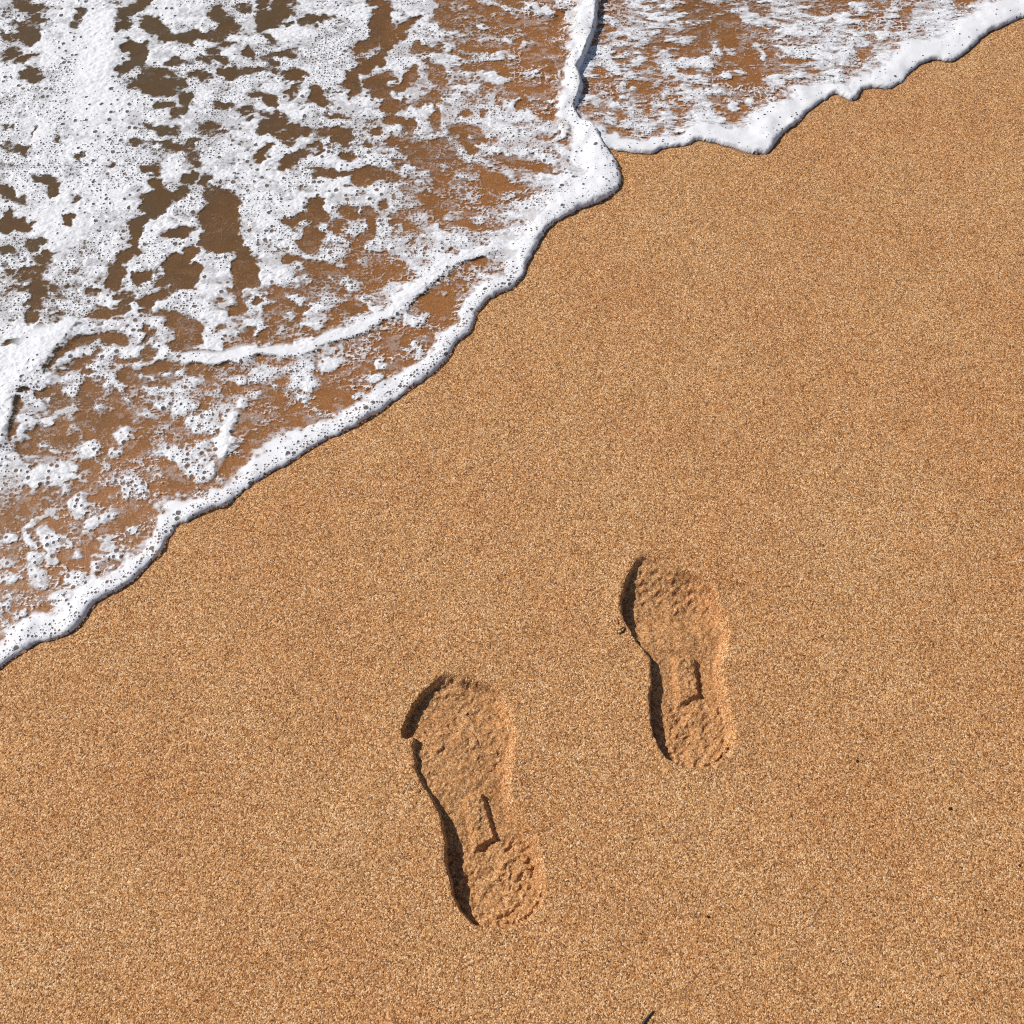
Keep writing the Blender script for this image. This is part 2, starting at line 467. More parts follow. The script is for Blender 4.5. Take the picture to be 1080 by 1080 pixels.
# open places in the foam, plus shade on the left swell's slope drawn as gaps: x, y, rx, ry, tilt in degrees (clockwise on the plan)
HOLES = """20 3 6 2 0;26 9 10 3 10;40 9 8 3 -10;20 24 8 3 0;40 21 5 4 0;31 38 14 12 -20;8 40 7 4 0;13 58 10 3 -22;30 61 12 3.5 -20;32 80 12 7 8
86 15 4 6 20;82 27 4 4 0;138 12 13 6 -18;153 1 8 5 -20;127 29 8 4 -25;131 20 6 3 0;162 29 16 9 28;180 40 13 6 12;195 42 8 6 0
141 52 13 9 0;147 61 8 9 30;133 72 11 4.5 -18;168 92 19 11 8;155 80 12 4 -30;172 77 14 4 8;142 88 5 4 0;191 87 6 4 0;184 66 8 5 -10
196 104 7 7 0;193 118 10 6 -25;172 113 10 3 0;170 137 18 4 8;145 150 8 3 -20;180 155 21 4 8;6 157 8 3 20;25 159 9 6 0;6 136 3 2.5 0;15 136 3 2.5 0;11 150 3.5 3 0
37 140 1.6 7 10;86 166 4 3 0;116 175 5 3 -40;62 146 3 2 0;159 178 11 6 0;164 195 7 8 0;48 189 11 4 8;57 197 6 8 0;196 190 6 7 0;6 200 12 4 0
229 15 10 8 0;241 26 10 6 -10;232 32 6 4 0;255 8 6 2 0;258 13 5 2 0;282 22 14 10 -15;298 16 12 4.5 -28;298 5 14 6 -25;277 6 6 5 -30
333 21 17 4 -6;321 23 6 3 10;303 28 4 1.2 0;285 40 5 3 20;214 38 16 4 8;233 37 8 3.5 -20;202 42 4 5 0;239 48 9 4 -10;225 56 7 3 0;263 57 6 7 0
215 64 17 3 -4;237 63 7 3 0;293 59 15 2.5 -12;307 57 6 3 0;287 67 7 3 -15;212 81 9 4 0;238 75 9 5 0;245 82 8 5 -30;263 76 14 3 -10
310 79 12 5 0;302 84 4 5 0;288 77 4 4 0;310 97 3 11 28;272 101 7 3 0;237 112 9 4 12;263 116 8 2.5 0;286 110 8 9 0;285 120 10 5 0;264 125 4 3 0
333 101 10 8 -20;342 109 8 4 -10;356 124 11 2.5 12;219 133 9 4 0;225 140 15 2.5 -10;290 133 15 8 -6;315 139 14 6 0;300 148 12 4 20;281 137 8 4 0
342 142 9 5 -15;360 146 11 12 0;365 166 7 5 0;333 157 10 8 -20;315 166 16 6 -15;300 174 8 3 10;338 181 7 3.5 8;357 184 10 4 0;385 183 17 8 -8
205 150 6 3.5 -20;203 165 8 2.5 -20;219 190 7 8 30;203 188 5 6 0;280 156 10 4 -20;272 165 8 4 -20;208 174 5 3 0
397 30 9 22 12;380 52 7 9 40;386 70 14 8 -25;372 85 9 10 -10;395 88 9 8 0;373 100 9 4 -40;397 100 5 4 0;395 1 8 5 0;397 138 6 5 0;389 153 4 4 0
405 24 9 19 12;409 46 7 12 30;402 62 5 9 0;423 32 5 7 0;436 22 9 3.5 -40;425 40 5 4 -30;469 14 7 14 0;510 16 14 9 0;540 22 24 11 0;560 4 26 6 0;495 29 17 4 0
525 34 18 3 0;545 34 20 5 0;449 52 15 5 0;506 52 13 5 0;530 52 14 4.5 6;449 65 9 3 20;437 74 4 5 50;461 76 8 8 -20;466 88 10 6 30;455 104 13 5 -32;430 84 7 4 -40;423 94 9 4 -10
410 84 9 4 -10;405 96 5 6 0;520 67 14 4 -8;540 70 18 5 0;535 80 12 3 -5;565 62 14 12 0;575 84 12 12 0;556 86 16 7 0;578 106 16 4 -10;590 118 12 7 -20;596 110 8 4 0;540 90 8 4 -8;570 45 12 8 0;590 20 8 14 0
411 112 9 10 0;417 128 10 5 0;432 132 9 5 -20;428 110 3 3 0;457 125 6 14 8;488 138 13 6 -10;505 147 8 5 10;490 150 8 4 20;464 150 7 4 -20;415 151 10 4 -6;438 160 8 4 0;449 169 14 6 0
474 163 7 8 0;497 159 6 4 25;515 90 6 2 -10;490 117 3 2 0;489 123 4 2 -10;509 119 2.5 5 -30;548 109 4 2 0;530 170 14 4 5;555 176 20 4 6;575 181 10 3 0;466 184 9 4 -10;478 182 6 3 -30;404 184 10 5 -10
512 194 18 8 -8;535 200 14 5 0;451 214 6 10 0;476 213 20 11 -15;460 229 8 6 0;506 220 12 6 -12;520 212 10 3 -10;545 211 9 3 -8;503 240 12 4 8;475 237 8 3 0;523 240 10 2 -8;434 239 7 3 0
415 190 6 3 0;404 217 5 5 0;423 231 5 3 0;414 234 4 5 0;434 259 5 4 0;404 272 8 6 0;420 278 5 3 0;476 267 7 3 -10;412 288 16 6 20;430 290 12 4 0;405 292 12 8 0;510 257 4 2 0
12 206 12 7 30;24 237 9 7 0;9 236 7 12 10;72 234 6 6 0;58 203 5 3 0;79 210 3 3 -30;165 216 15 15 0;150 232 12 7 -20;145 245 6 6 0;174 205 6 7 0;190 204 10 6 -20
183 246 13 4 0;195 244 8 6 0;188 286 16 18 0;174 298 10 6 -10;196 296 12 10 0;205 288 11 9 -20;202 268 6 6 0;122 292 11 14 15;132 270 7 10 25;143 258 4 6 0;147 266 6 5 10;149 292 11 7 -18
40 256 10 4 -8;43 275 9 4 -20;38 285 14 3 -15;30 295 13 3 -20;40 300 10 4 -25;40 312 8 8 0;36 322 10 4 0;33 335 6 10 20;44 349 6 6 40;12 362 9 4 -15;28 357 10 3.5 -20;9 265 10 4 0;12 286 4 3 0;24 305 8 2 10;50 270 5 4 0;33 262 7 6 0
136 316 8 6 -20;153 320 9 8 -15;167 314 15 5 -15;123 312 5 3 0;132 327 5 3 10;98 309 5 3 0;107 331 11 7 -15;190 343 16 9 20;194 359 9 8 10;188 366 12 5 0;172 330 10 3 0;183 335 8 3 10;120 357 12 7 -10;128 360 8 5 0;93 359 14 5 -10;80 362 8 4 -30
65 374 14 3.5 -38;52 386 8 3 -45;101 371 5 3 -20;82 385 15 3.5 -25;155 373 9 6 -35;140 380 8 2.5 -15;165 388 17 5 -12;135 397 10 6 0;95 392 6 4 0;60 390 5 3 0;157 351 5 7 0;178 391 6 3 -20
233 211 19 12 8;225 232 17 14 0;245 228 10 12 0;220 254 8 10 0;243 256 14 12 0;232 262 10 8 0;257 275 11 13 10;262 292 12 13 0;250 286 5 10 0;250 305 7 6 0;252 316 6 6 30;247 328 9 5 -10;240 242 14 12 0
331 215 9 8 0;336 228 11 9 0;330 246 11 10 0;326 258 9 7 0;310 274 9 3.5 -5;308 234 8 5 -30;319 229 6 5 -20;365 222 9 5 0;372 230 7 5 0;388 224 8 7 0;394 240 5 12 0;386 250 6 4 0;353 243 5 5 0;356 236 8 3 0
378 258 11 5 20;384 266 7 6 0;345 284 23 9 10;333 292 12 7 20;360 270 10 6 -15;372 272 7 6 20;372 286 12 7 10;388 292 14 6 15;398 300 10 5 20;350 303 10 4 10;390 306 10 4 0;360 306 9 4 0;322 261 6 4 0;395 275 6 4 0
320 307 10 3 -10;304 322 8 5 20;320 325 5 3.5 10;292 328 8 3.5 0;290 338 9 5 10;306 345 8 7 20;316 336 4 6 0;325 351 7 6 -10;279 358 9 2.5 -8;284 350 11 4 -25;260 352 6 5 -25;295 363 6 2.5 0;307 361 5 4 0;262 362 8 4 0;296 357 3 3 0
365 327 15 8 -15;362 333 8 6 0;384 328 5 4 20;352 343 9 3 -25;341 352 8 3 -20;231 318 4 2.5 -20;284 312 3 2 0;293 313 4 2 0;270 317 6 4 20;205 357 9 6 -10;208 347 6 5 0;232 347 4 3 -30;212 390 15 5 0;245 390 15 7 10;235 383 7 3 -10;275 378 7 3 0;262 394 8 5 -20;210 372 14 2.5 0;248 366 6 3 0;243 370 9 3 0
92 416 11 13 0;90 440 9 14 10;110 444 11 10 -20;97 456 10 8 0;130 440 13 9 -15;114 470 9 8 -40;122 425 7 4 0;150 427 7 3.5 15;162 404 12 3 0;17 428 7 9 10;12 455 4 16 15;30 472 16 7 -18;60 456 12 6 -30;70 466 14 7 -10;84 472 10 6 0;52 412 14 2.5 -18;66 425 12 3 -6;25 412 4 3 0;40 417 4 2 0;62 418 5 2.5 0
88 490 14 5 -32;35 493 6 5 -20;38 457 6 3 0;156 468 12 9 -10;145 478 10 4 -10;128 497 5 6 0;145 490 7 3 -10;180 455 14 5 -20;190 446 10 9 -40;186 506 10 14 0;178 492 8 5 10;103 481 3 3 0;157 446 5 2 -8;168 512 8 9 0
217 428 8 6 0;205 430 8 8 0;222 400 6 10 0;240 412 8 8 0;255 410 8 6 0;275 410 10 6 0;262 442 12 12 -30;280 448 14 12 0;230 457 4 4 0;208 462 8 3 -20;225 520 9 4 -40;232 500 6 7 -30"""
HOLES += """;497 283 14 7 -35;480 298 22 11 -38;455 322 26 14 -38;425 352 28 15 -38;395 378 26 14 -35;362 400 24 12 -30;330 425 22 12 -30;296 448 18 12 -30;270 470 14 12 -35;250 490 10 10 -30"""
BLOBS = """45 503 26 9 -15;28 504 10 8 0;70 497 10 9 -30;95 473 10 8 -20;85 480 8 6 0;128 460 8 13 35;118 478 8 8 0;112 492 7 10 20;140 509 15 11 10;125 503 9 7 0;150 520 8 6 0;136 523 5 6 0;105 430 5 4 0
83 530 9 9 0;82 541 8 5 0;112 548 13 6 -25;100 555 10 4 -10;120 541 6 4 -20;95 532 5 4 -20;50 545 15 3.5 -22;58 544 8 5 20;36 552 10 3 -35;48 560 7 7 0;55 573 9 12 10;52 590 8 7 0;30 572 6 9 -20;36 590 6 9 -10;38 607 7 13 0;44 612 7 8 0;5 570 8 6 0;6 592 5 5 0;16 592 5 4 0
8 611 8 6 0;115 577 7 9 0;120 585 6 5 0;83 584 7 4 -15;103 591 6 7 0;80 607 12 6 -10;60 631 9 8 0;68 636 8 5 0;88 615 8 6 0;43 655 8 6 0;30 668 20 8 -20;4 640 6 14 10;140 558 7 5 -30;24 648 8 4 -30;100 600 10 6 -30;116 525 10 3 -30;132 533 3 3 0;45 471 9 3 0;60 475 4 3 20
195 487 10 10 0;205 490 14 14 0;180 478 8 6 0;222 445 8 14 0;235 470 8 14 25;217 478 8 12 0;215 497 12 14 0;206 446 12 6 -20;240 440 7 10 0;255 428 6 6 0;268 417 6 6 0;186 420 10 14 0;196 425 12 8 0;170 420 12 10 0
250 400 8 5 0;275 395 16 5 0;320 402 16 9 10;345 386 10 8 0;348 384 9 8 0;322 388 8 5 0;322 405 7 5 0;305 390 14 6 0;432 340 8 9 0;447 336 6 6 0;440 370 6 10 -20;470 312 3 3 0;468 358 10 7 -30;378 418 6 6 0;395 400 8 6 0;402 385 6 5 0
519 300 0 0 0;555 11 18 2 8;530 9 18 2 22;510 3 8 3 10;565 9 8 2.5 10;510 29 6 3.5 10;530 28.5 7 1.4 -3;507 16 6 1.4 -8;545 20 3 1 -20;548 32 4 1 -20;542 47 19 2.6 5;520 44 14 4 0;534 58 18 1.8 -4;518 61 14 3.5 -8;568 75 6 1.4 -25;575 62 12 1.2 0;572 101 8 1 -12;585 107 14 1.5 -12;520 82 12 4 10;528 84 6 4 -10;585 2 12 3 15;592 8 8 3 30;573 18 6 1 0;594 26 6 2 0
442 122 10 6 15;450 132 5 10 0;434 116 8 3 0;452 116 6 6 0;415 136 7 5 0;378 242 9 9 0;355 267 14 7 -15;345 273 10 5 -15;362 258 6 3 -5;396 260 10 8 0;340 323 12 3 -20;330 335 10 8 0;347 318 14 3 -22;372 305 6 3 10;358 280 5 4 30;336 335 8 10 -30;320 420 8 6 0
357 154 4 2.5 0;330 160 4 3 -20;328 169 6 3 0;346 170 6 2 0;283 117 6 3 0;284 147 8 3 0;300 150 5 1.5 0;260 140 5 2 0
735 140 0 0 0;667 6 12 3 0;670 14 8 4 -10;686 17 22 2.5 0;705 5 14 3 -6;656 33 14 3 -10;690 27 14 3 -8;650 44 12 3 0;676 41 15 3.5 -20;712 30 10 4 25;724 42 8 3 0;640 20 5 3 0;646 23 6 2.5 0;638 66 10 7 0;648 76 9 4 10;634 55 8 8 0;672 66 6 2.5 -25;664 80 6 3 40;700 62 12 7 20;710 80 10 4 35;726 66 10 6 -10;742 70 8 8 0;752 52 4 10 0;663 102 7 7 0;656 94 4 5 -30
630 107 8 5 0;648 112 14 3.5 20;668 118 9 8 0;690 112 5 8 0;700 118 7 10 0;702 100 4 4 0;726 104 9 5 0;740 108 8 6 0;640 125 10 4 0;664 132 8 7 0;685 135 8 4 0;703 136 4 6 0;745 125 14 8 0;725 97 10 3 0;690 90 4 4 0;676 85 4 3 0
757 6 10 3 15;786 16 14 8 30;800 22 12 6 10;822 8 8 8 0;838 22 12 6 0;830 32 12 4 -15;855 35 12 7 0;876 42 14 8 10;866 52 14 6 0;845 56 8 8 -40;870 64 10 12 0;757 54 4 6 -40;770 52 6 2 30;772 59 4 3 -20;802 58 3 10 -25;830 54 10 5 -20;742 68 8 9 0;725 65 8 6 -20;757 95 10 5 0;765 80 4 4 0;780 75 6 4 20;815 88 10 7 0;840 80 12 6 -10;790 108 6 6 0;770 112 8 4 0;740 115 12 8 0;730 98 10 4 10
905 6 8 5 0;890 20 8 4 30;940 12 10 8 0;955 40 12 10 -20;975 20 14 10 -20;930 55 8 12 -20;915 72 10 4 -20;990 10 14 8 0;935 36 10 5 -20;965 55 14 10 -20;905 44 8 2 20"""


def parse(t):
    return [tuple(float(v) for v in e.split()) for ln in t.split('\n') for e in ln.split(';') if e.strip()]


def stamp(lst, sign, amp):
    for (cx, cy, rx, ry, an) in lst:
        if rx <= 0: continue
        m = int(max(rx, ry) * 1.5 + 5)
        i0 = max(0, int(cx - x0r - m)); i1 = min(wr, int(cx - x0r + m + 1)); j0 = max(0, int(cy - y0r - m)); j1 = min(hr, int(cy - y0r + m + 1))
        if i1 <= i0 or j1 <= j0: continue
        a = R(an); dx = gx[j0:j1, i0:i1] - cx; dy = gy[j0:j1, i0:i1] - cy
        u = (dx * math.cos(a) + dy * math.sin(a)) / rx; v = (-dx * math.sin(a) + dy * math.cos(a)) / ry
        r = np.sqrt(u * u + v * v)
        wd = max(2.1 / min(rx, ry), .15)
        k = sstep(1 + wd * 1.6, 1 - wd * 1.6, r)
        t = sign * amp
        FIELD[j0:j1, i0:i1] = FIELD[j0:j1, i0:i1] * (1 - k) + t * k


stamp(parse(HOLES), -1, .95)
stamp(parse(BLOBS), 1, .85)

# ------------------------------------------------------------------ swash ridges (creases where thin sheets of foam override each other)
RIDGES = [  # points, height m, band width m, soft width m
    ([(536, 252), (527, 259), (518, 265), (493, 274), (472, 283), (459, 296), (437, 313), (415, 331), (398, 341), (374, 354), (346, 361), (322, 372), (300, 376), (278, 372), (255, 378), (228, 382), (196, 381), (170, 378)], .0024, .014, .014),
    ([(262, 420), (255, 431), (246, 448), (242, 465), (236, 483), (220, 511)], .0013, .010, .012),
    ([(82, 334), (74, 346), (52, 374), (33, 396), (20, 402), (12, 424), (7, 446), (0, 467), (-14, 500)], .0042, .036, .028),
    ([(904, 34), (903, 44), (895, 60), (886, 74), (884, 86)], .0016, .009, .010),
    ([(118, 10), (119, 30), (116, 62), (110, 90)], .0035, .022, .022),
]
rid_h = np.zeros(X.shape, f4); rid_band = np.zeros(X.shape, f4); rid_id = np.full(X.shape, -1, np.int8); rid_sm = np.zeros(X.shape, f4)
core = (PX > -150) & (PX < 1200) & (PY > -100) & (PY < 760) & (sd > -.005)
for k, (pts, hh, wband, wdn) in enumerate(RIDGES):
    P = catmull(pts, 5); Pw = np.stack(p2w(P[:, 0], P[:, 1]), 1)
    mn = Pw.min(0) - .14; mx_ = Pw.max(0) + .14
    w = core & (X > mn[0]) & (X < mx_[0]) & (Y > mn[1]) & (Y < mx_[1])
    xx = X[w] + wx[w] * 1.5; yy = Y[w] + wy[w] * 1.5
    d, s, par = seg_dist(xx, yy, Pw)
    tt = par / (len(Pw) - 1)
    ends = sstep(0, .10, tt) * sstep(1, .88, tt)
    s = -s                                        # >0 on the seaward side (right hand of the walk)
    up = np.where(s > 0, d, 0); dn = np.where(s > 0, 0, d)
    wv = wband * (.75 + .6 * (vn(par * .23, par * 0, 4 + k) + .4))
    prof = np.where(s > 0, np.exp(-(up / (wband * 1.6)) ** 2), np.exp(-(dn / wdn) ** 2)) * ends * hh
    bandv = np.where(s > 0, sstep(wv * 1.35, wv * .6, up), sstep(.003 + wdn * .2, .0, dn)) * sstep(0, .05, tt) * sstep(1, .94, tt)
    rid_h[w] = np.maximum(rid_h[w], prof)
    if k in (1, 3): bandv = bandv * (.42 + .3 * fbm(xx * 90, yy * 90, 3, 2))
    rid_band[w] = np.maximum(rid_band[w], bandv)
    rid_sm[w] = np.maximum(rid_sm[w], sstep(wv * 2.2, wv * .8, up) * (s > 0) * ends)
    ids = rid_id[w]; ids[bandv > .4] = k; rid_id[w] = ids

# ------------------------------------------------------------------ lips of the two waves
# seaward width of the thick edge, by place along the plan
lipw = np.full(X.shape, .029, f4)
def bump2(cx, cy, r): return np.exp(-(((PX - cx) ** 2 + (PY - cy) ** 2) / (r * r)))
lipw += .024 * bump2(630, 175, 36) + .012 * bump2(600, 215, 40) + .010 * bump2(612, 30, 60) + .004 * bump2(330, 455, 90) + .006 * bump2(80, 640, 70)
lipw = np.where(inL, lipw, .026 + .040 * bump2(800, 138, 32) + .02 * bump2(850, 100, 30) + .028 * bump2(960, 62, 42) + .036 * bump2(1030, 25, 40) + .02 * bump2(1090, 0, 40) + .012 * bump2(745, 140, 25) - .006 * bump2(925, 88, 14))
lipw = lipw * (1 + .22 * fbm(X * 22, Y * 22, 9, 3))
lip = sstep(1.25, .72, sd / lipw + .25 * fbm(X * 110, Y * 110, 2, 3) * .5) * (sd > -.0035)
lip = np.where(~inL, np.where(sdL > -.0, 0, lip), lip)
# profile: a rounded roll 9 to 16 mm high that falls back to the sheet behind it
roll_h = np.where(inL, .0058 + .008 * bump2(612, 40, 75) + .003 * bump2(630, 170, 50), .0055 + .002 * bump2(815, 140, 40)) * (1 + .25 * fbm(X * 30, Y * 30, 6, 2))
r0 = .0075
q = np.clip(sd / r0, 0, 1)
rise = np.sqrt(np.clip(1 - (1 - q) ** 2, 0, 1))
fallw = np.maximum(lipw * 1.2, .02)
fall = .09 + .91 * np.exp(-np.clip(sd - r0, 0, None) ** 2 / (2 * (fallw * .55) ** 2))
sheet = roll_h * rise * fall
over = np.where(inL, sstep(.012, .0, -sdR) * 0 + .004 * sstep(-.02, .03, sdR) * sstep(0, .006, sd), 0)   # the larger wave lies over the smaller one
rip = (fbm(X * 17, Y * 26, 11, 3) * .0005 + fbm(X * 60, Y * 75, 12, 2) * .0002) * sstep(.005, .05, sd)
WZ = np.where(sd > 0, .0004 + sheet + over + rip + rid_h, 0).astype(f4)
WZ = np.maximum(WZ, .0003)

# ------------------------------------------------------------------ foam cover
warp = 2.6
wpx = PX + warp * fbm(X * 75, Y * 75, 1, 3) ; wpy = PY + warp * .8 * fbm(X * 75 + 31, Y * 75, 2, 3)
Fv = bil(FIELD, wpx - x0r, wpy - y0r)
outer = ~((PX > -30) & (PX < 1110) & (PY > -60) & (PY < 740))
nz = np.where(inL, fbm(X * 38, Y * 62, 7, 5, .62), fbm(X * 34, Y * 105, 7, 5, .66))                       # streaks lie along the shore
nz2 = np.where(inL, fbm(X * 150, Y * 210, 8, 3, .6), fbm(X * 110, Y * 290, 8, 3, .65))
mid = fbm(X * 24, Y * 34, 3, 4, .6)
Fv = Fv - np.where(inL, .19 - .10 * sstep(.12, .4, sd) + .16 * np.clip(mid, -1, 1.6), .36)
wk1, wk2 = worley(wpx * .8 + 3 * mid, wpy * 1.15 + 3 * nz, 13.0, 2)
wk3, _ = worley(wpx + 2 * nz, wpy * 1.3, 6.5, 9)
gate = .5 + .5 * np.clip(fbm(X * 13, Y * 17, 12, 3) + .2, -1, 1)
lace = np.where(inL, .55 * sstep(.42, .12, wk1) * gate + .30 * sstep(.36, .12, wk3) * (1 - .5 * gate), .1 * sstep(.4, .1, wk3))
smooth0 = np.clip(bump2(112, 40, 26) + bump2(105, 85, 24) + bump2(95, 110, 30) + bump2(40, 140, 14) + bump2(60, 235, 30) + rid_sm, 0, 1)
F_ = Fv - lace * (1 - smooth0) + np.where(inL, .22, .38) * nz + np.where(inL, .14, .18) * nz2
far = np.clip((PY + 60) / -60, 0, 1)
a_main = sstep(-.11, .15, F_) * (.66 + .34 * np.maximum(sstep(.05, .95, F_ + .35 * nz + .2 * mid), smooth0))
# thin flecks and threads left on the open water close to the edge
ridge = 1 - np.abs(fbm(X * 120, Y * 170, 13, 3, .55))
fl = sstep(.78, 1.0, ridge + .22 * fbm(X * 30, Y * 45, 14, 2)) * .85
near_edge = sstep(.34, .06, sd) * .9 + .12
fl = fl * np.clip(near_edge, 0, 1) * sstep(-1.6, -.3, Fv + .4)
filmn = sstep(.15, 1.1, fbm(X * 55, Y * 85, 15, 4, .6)) * .22          # milky film
halo = .46 * sstep(-.42, -.06, F_ + .22 * fbm(X * 230, Y * 300, 5, 2)) * (.55 + .45 * sstep(-.2, .6, fbm(X * 60, Y * 90, 6, 3)))
cover = np.maximum(np.maximum(a_main, halo), np.maximum(fl, filmn * sstep(.5, .1, sd)))
cover = np.maximum(cover, rid_band)
cover = np.maximum(cover, lip)
cut = sstep(-.0011, .0009, sd)                                       # outer outline
cover = cover * cut
cover = np.where(sd > 3.0, 0, cover) * sstep(3.0, 1.6, sd)
# foam rides on the water and is thicker where it is dense
thick = (.0002 + .0010 * sstep(.0, 1.2, F_) + .0003 * nz2 * sstep(0, .5, F_)) * sstep(0, .01, sd) * (1 - lip) + .0004 * lip
FZ = (WZ + thick + .0004).astype(f4)
smooth = np.clip(rid_sm + bump2(112, 40, 26) + bump2(105, 85, 22) + bump2(40, 140, 14) + bump2(22, 215, 22) * .9 + bump2(70, 225, 22) * .8 + bump2(8, 420, 18) + bump2(333, 335, 14) + bump2(30, 128, 20) * .6, 0, 1)
lipin = sstep(.004, .012, sd) * lip
bub = np.clip(.38 + .62 * fbm(X * 19, Y * 19, 10, 4), .02, 1) * (1 - .92 * smooth)
bub = np.where(inL, bub, bub * .45 + .08)
lowleft = sstep(330, 520, PY) + .3 * sstep(200, 330, PY)
bigb = np.clip(.10 + .22 * fbm(X * 11, Y * 11, 4, 2) + .55 * lowleft + .35 * bump2(290, 235, 55) + .3 * bump2(385, 165, 45) + .3 * bump2(330, 130, 40) + .25 * bump2(430, 250, 50) + .3 * bump2(105, 240, 40), 0, .95) * (1 - .95 * smooth)
bigb = np.where(inL, bigb, .02)
edge_row = np.exp(-((sd - .010) / .007) ** 2)                          # bubbles gather along the foot of the roll
lipdots = np.where(inL, sstep(330, 250, PY) * -.5 + 1.0, .10)
bub = np.where(lip > .5, np.where(inL, .12, .05) + .75 * edge_row * lipdots, bub)
bigb = np.where(lip > .5, (.05 + .55 * edge_row * sstep(180, 330, PY)) * np.where(inL, 1, .15), bigb)

# ------------------------------------------------------------------ water and foam objects
def fmask(V, fun=np.max):
    return fun(np.stack([V[:-1, :-1], V[1:, :-1], V[:-1, 1:], V[1:, 1:]]), 0)


NW = grid_normals(xs, ys, WZ)
deep = np.clip(sstep(.02, .75, sd) * .88 + .06 * nz, 0, .93) * np.where(inL, 1, .75)
wet_face = fmask(sd, np.min) > .0012
Lface = fmask(sdL, np.min) > 0
w1 = grid_mesh('water', xs, ys, WZ, wet_face & Lface, M_WATER, [('deep', deep)], NW)
tag(w1, 'clear brown shallow water of the larger wave washing over sand', 'water', None, 'structure')
w2 = grid_mesh('water', xs, ys, WZ - .0002, wet_face & ~Lface, M_WATER, [('deep', deep)], NW)
tag(w2, 'clear brown shallow water of the smaller wave at the top right', 'water', None, 'structure')

NF = grid_normals(xs, ys, FZ)
fa = [('cover', cover), ('bubbles', bub), ('large_bubbles', bigb)]
has = (fmask(cover) > .05) & (fmask(sd, np.max) > -.0012)
lipf = (fmask(lip, np.mean) > .5) & (fmask(sd) < .3)
Lf = fmask(inL.astype(f4), np.mean) > .5
ridf = fmask(rid_id.astype(np.int8), np.max)
ridf = np.where(lipf, -1, ridf)
o = grid_mesh('foam_edge', xs, ys, FZ, has & lipf & Lf, M_FOAM, fa, NF)
tag(o, 'long thick white foam edge of the larger wave, running diagonally from lower left', 'foam')
o = grid_mesh('foam_edge', xs, ys, FZ, has & lipf & ~Lf, M_FOAM, fa, NF)
tag(o, 'shorter white foam edge of the smaller wave in the upper right, lobed against dry sand', 'foam')
RL = {0: 'long curved white foam crease running through the lace behind the larger foam edge',
      1: 'short steep white foam crease just behind the lower part of the larger foam edge',
      2: 'broad smooth white foam swell at the left side of the photo',
      3: 'small curled white foam crease in the smaller wave at the upper right',
      4: 'smooth white foam crease beside the comma-shaped gap at the upper left'}
for k, lb in RL.items():
    mk = has & (ridf == k)
    if mk.sum() > 50:
        o = grid_mesh('foam_crease', xs, ys, FZ, mk, M_FOAM, fa, NF)
        tag(o, lb, 'foam', 'foam creases inside the waves')
rest = has & ~lipf & ~np.isin(ridf, list(RL))
o = grid_mesh('sea_foam', xs, ys, FZ, rest & Lf, M_FOAM, fa, NF)
tag(o, 'bubbly white lace of foam spread over the larger wave', 'foam', None, 'stuff')
o = grid_mesh('sea_foam', xs, ys, FZ, rest & ~Lf, M_FOAM, fa, NF)
tag(o, 'wispy thin white foam spread over the smaller wave at upper right', 'foam', None, 'stuff')

del NW, NF, fl, filmn, ridge, nz, nz2, a_main

# ------------------------------------------------------------------ footprints
PRINT_A = [(490, 714), (475, 711), (465, 713), (453, 723), (441, 736), (432, 749), (426, 763), (424, 775), (429, 780), (436, 778), (435.5, 789), (437, 807), (443, 823), (450, 835), (457, 848),
           (464, 861), (468, 881), (470, 907), (474, 929), (478.5, 948), (486, 961), (495, 972), (505, 977), (517, 979), (532, 978.5), (545, 976), (560, 967), (570, 955),
           (575, 938), (574, 920), (571, 899), (565, 883), (555, 869), (545, 855), (538, 840), (538, 818.5), (541, 796), (544, 777), (541, 759), (536, 743), (528, 729), (514, 720), (501, 716)]
PRINT_B = [(695, 586), (685, 584), (677, 586), (667, 597.5), (659, 615), (655, 635), (657, 652), (664, 665), (672.5, 678), (682, 690), (686, 700), (686.6, 716), (684.6, 733), (685, 752),
           (688, 770), (694, 787), (703, 799), (712, 805), (725, 809), (740, 810.5), (757, 805), (771, 790), (776, 774), (773, 755), (767, 735), (763.5, 716), (763, 698), (768, 681),
           (769, 662), (764, 647), (759, 634), (752, 620), (743, 610), (730, 600), (712, 591)]
BAR_A = [(493, 843), (508, 836), (521, 881), (502, 890)]
BAR_B = [(714, 694), (733, 693), (738, 730), (719, 737)]
ax_, ay_ = p2w(np.array([415., 785]), np.array([1000., 575]))
sxs = axis(-.135, .285, .0010, -60, 60, 1.3, (-1.2, 1.2, .006))
sys_ = axis(.100, .580, .0010, -34, 60, 1.3, (-.2, 2.1, .006))
SX, SY = np.meshgrid(sxs.astype(f4), sys_.astype(f4))
SPX, SPY = w2p(SX, SY)
SZ = (fbm(SX * 14, SY * 14, 3, 3) * .0005 + fbm(SX * 95, SY * 95, 6, 3) * .00022) * ((np.abs(SX) < 2.5) & (np.abs(SY - .8) < 2.5))
reg = [np.zeros(SX.shape, np.int8) for _ in range(2)]; PK = np.zeros(SX.shape, f4)
